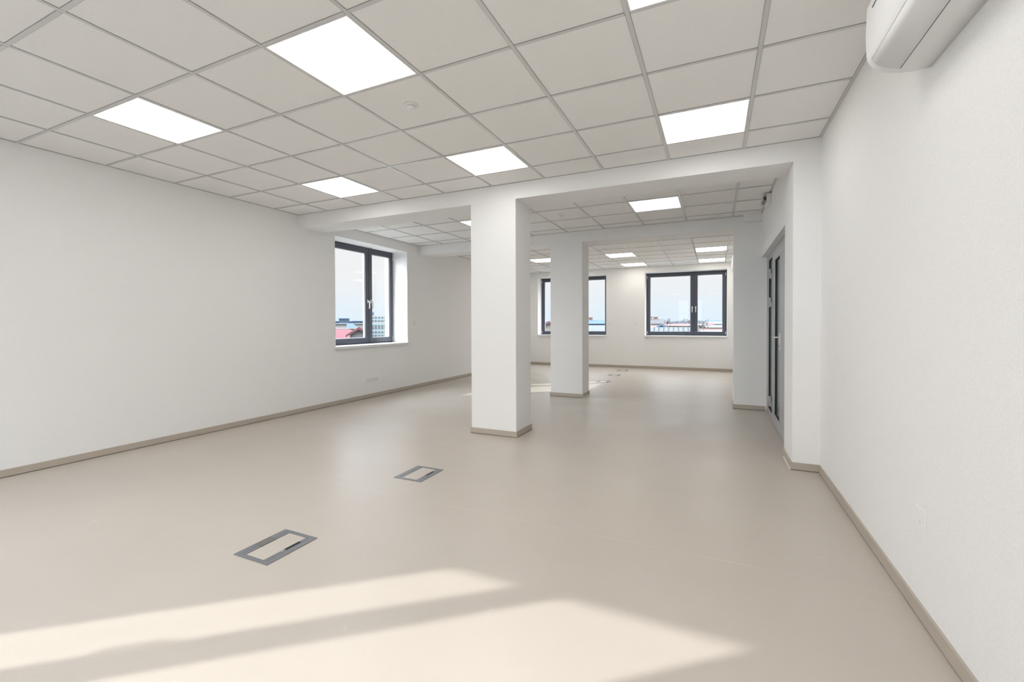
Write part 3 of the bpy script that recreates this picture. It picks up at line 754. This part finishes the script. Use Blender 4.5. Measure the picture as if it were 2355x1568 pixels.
house('pale_roofed_hall', -13.3, 54, 5.4, 9, -1.35, -0.35, 't_greyw', 't_metal', 'hall with a pale roof low in the window right of the second pillar', hip=1.0)
house('cream_gabled_house', -19.1, 70, 3.0, 8, -0.75, 0.0, 't_cream', 't_redb', 'cream gabled house seen between the two pillars', gable_front=True, wins=3, rows=1, wsz=(0.35, 0.6), wdz=1.0)

# --- trees
def bare_tree(az, dist, h_el, label, seed):
    rnd = random.Random(seed); x, y = at(az, dist); H = zel(h_el, dist)-GZ
    r = empty('bare_tree', (x, y, GZ)); tag(r, label, 'tree', 'bare winter trees in the town')
    bm = bmesh.new(); tube(bm, [(0, 0, 0), (0.1, 0, H*0.4), (0.0, 0.1, H*0.75), (0.05, 0, H)], [0.22, 0.17, 0.09, 0.02], 6); obj('trunk', bm, M['bark'], r)
    bm = bmesh.new()
    for i in range(46):
        t = rnd.uniform(0.45, 0.97); a = rnd.uniform(0, 6.28); l = (1-t)*H*0.28+0.5
        p0 = Vector((0.05, 0, H*t)); p1 = p0+Vector((math.cos(a)*l*0.5, math.sin(a)*l*0.5, l*0.6)); p2 = p0+Vector((math.cos(a)*l*0.7, math.sin(a)*l*0.7, l*1.2))
        tube(bm, [p0, p1, p2], [0.05, 0.035, 0.012], 4)
        for _ in range(3):
            b_ = rnd.uniform(0, 6.28); tube(bm, [p1, p1+Vector((math.cos(b_)*l*0.25, math.sin(b_)*l*0.25, l*0.45))], [0.03, 0.008], 3)
    obj('branches', bm, M['bark'], r)
bare_tree(-5.15, 80, 0.40, 'bare tree in front of the grey gabled house', 1)
bare_tree(-3.4, 134, 0.42, 'bare tree beside the window mullion of the far window', 2)
bare_tree(-2.8, 128, 0.35, 'second bare tree beside the mullion, slightly shorter', 3)
bare_tree(-1.5, 70, 0.10, 'bare tree in front of the red roof in the right sash', 4)
bare_tree(-1.15, 66, -0.1, 'short bare tree low in the right sash', 5)
bare_tree(-0.9, 140, 0.38, 'tall thin bare tree on the skyline of the right sash', 6)
def woodland(az0, az1, dist, el, label, seed):
    rnd = random.Random(seed); x0, y0 = at((az0+az1)/2, dist)
    bm = bmesh.new(); n = int((az1-az0)*9)
    for i in range(n):
        az = az0+(az1-az0)*(i+0.5)/n; d = dist*rnd.uniform(0.97, 1.05); x, y = at(az, d); h = zel(el*rnd.uniform(0.5, 1.15), d)-GZ
        s = dist*0.0019*rnd.uniform(0.9, 1.5)
        m_ = Matrix.Translation((x-x0, y-y0, h*0.5)) @ Matrix.Diagonal((s, s, h*0.5, 1))
        bmesh.ops.create_icosphere(bm, subdivisions=2, radius=1.0, matrix=m_)
    for v in bm.verts: v.co += Vector((rnd.uniform(-.4, .4), rnd.uniform(-.4, .4), rnd.uniform(-.4, .4)))
    o = obj('woodland', bm, M['wood']); o.location = (x0, y0, GZ); tag(o, label, 'trees', kind='stuff')
woodland(-8, 2.5, 600, 0.22, 'distant belt of bare woodland behind the right far window', 11)
woodland(-21, -11, 620, 0.2, 'distant belt of bare woodland behind the left far window', 12)
woodland(-48, -37, 640, 0.15, 'distant belt of bare woodland behind the left wall window', 13)
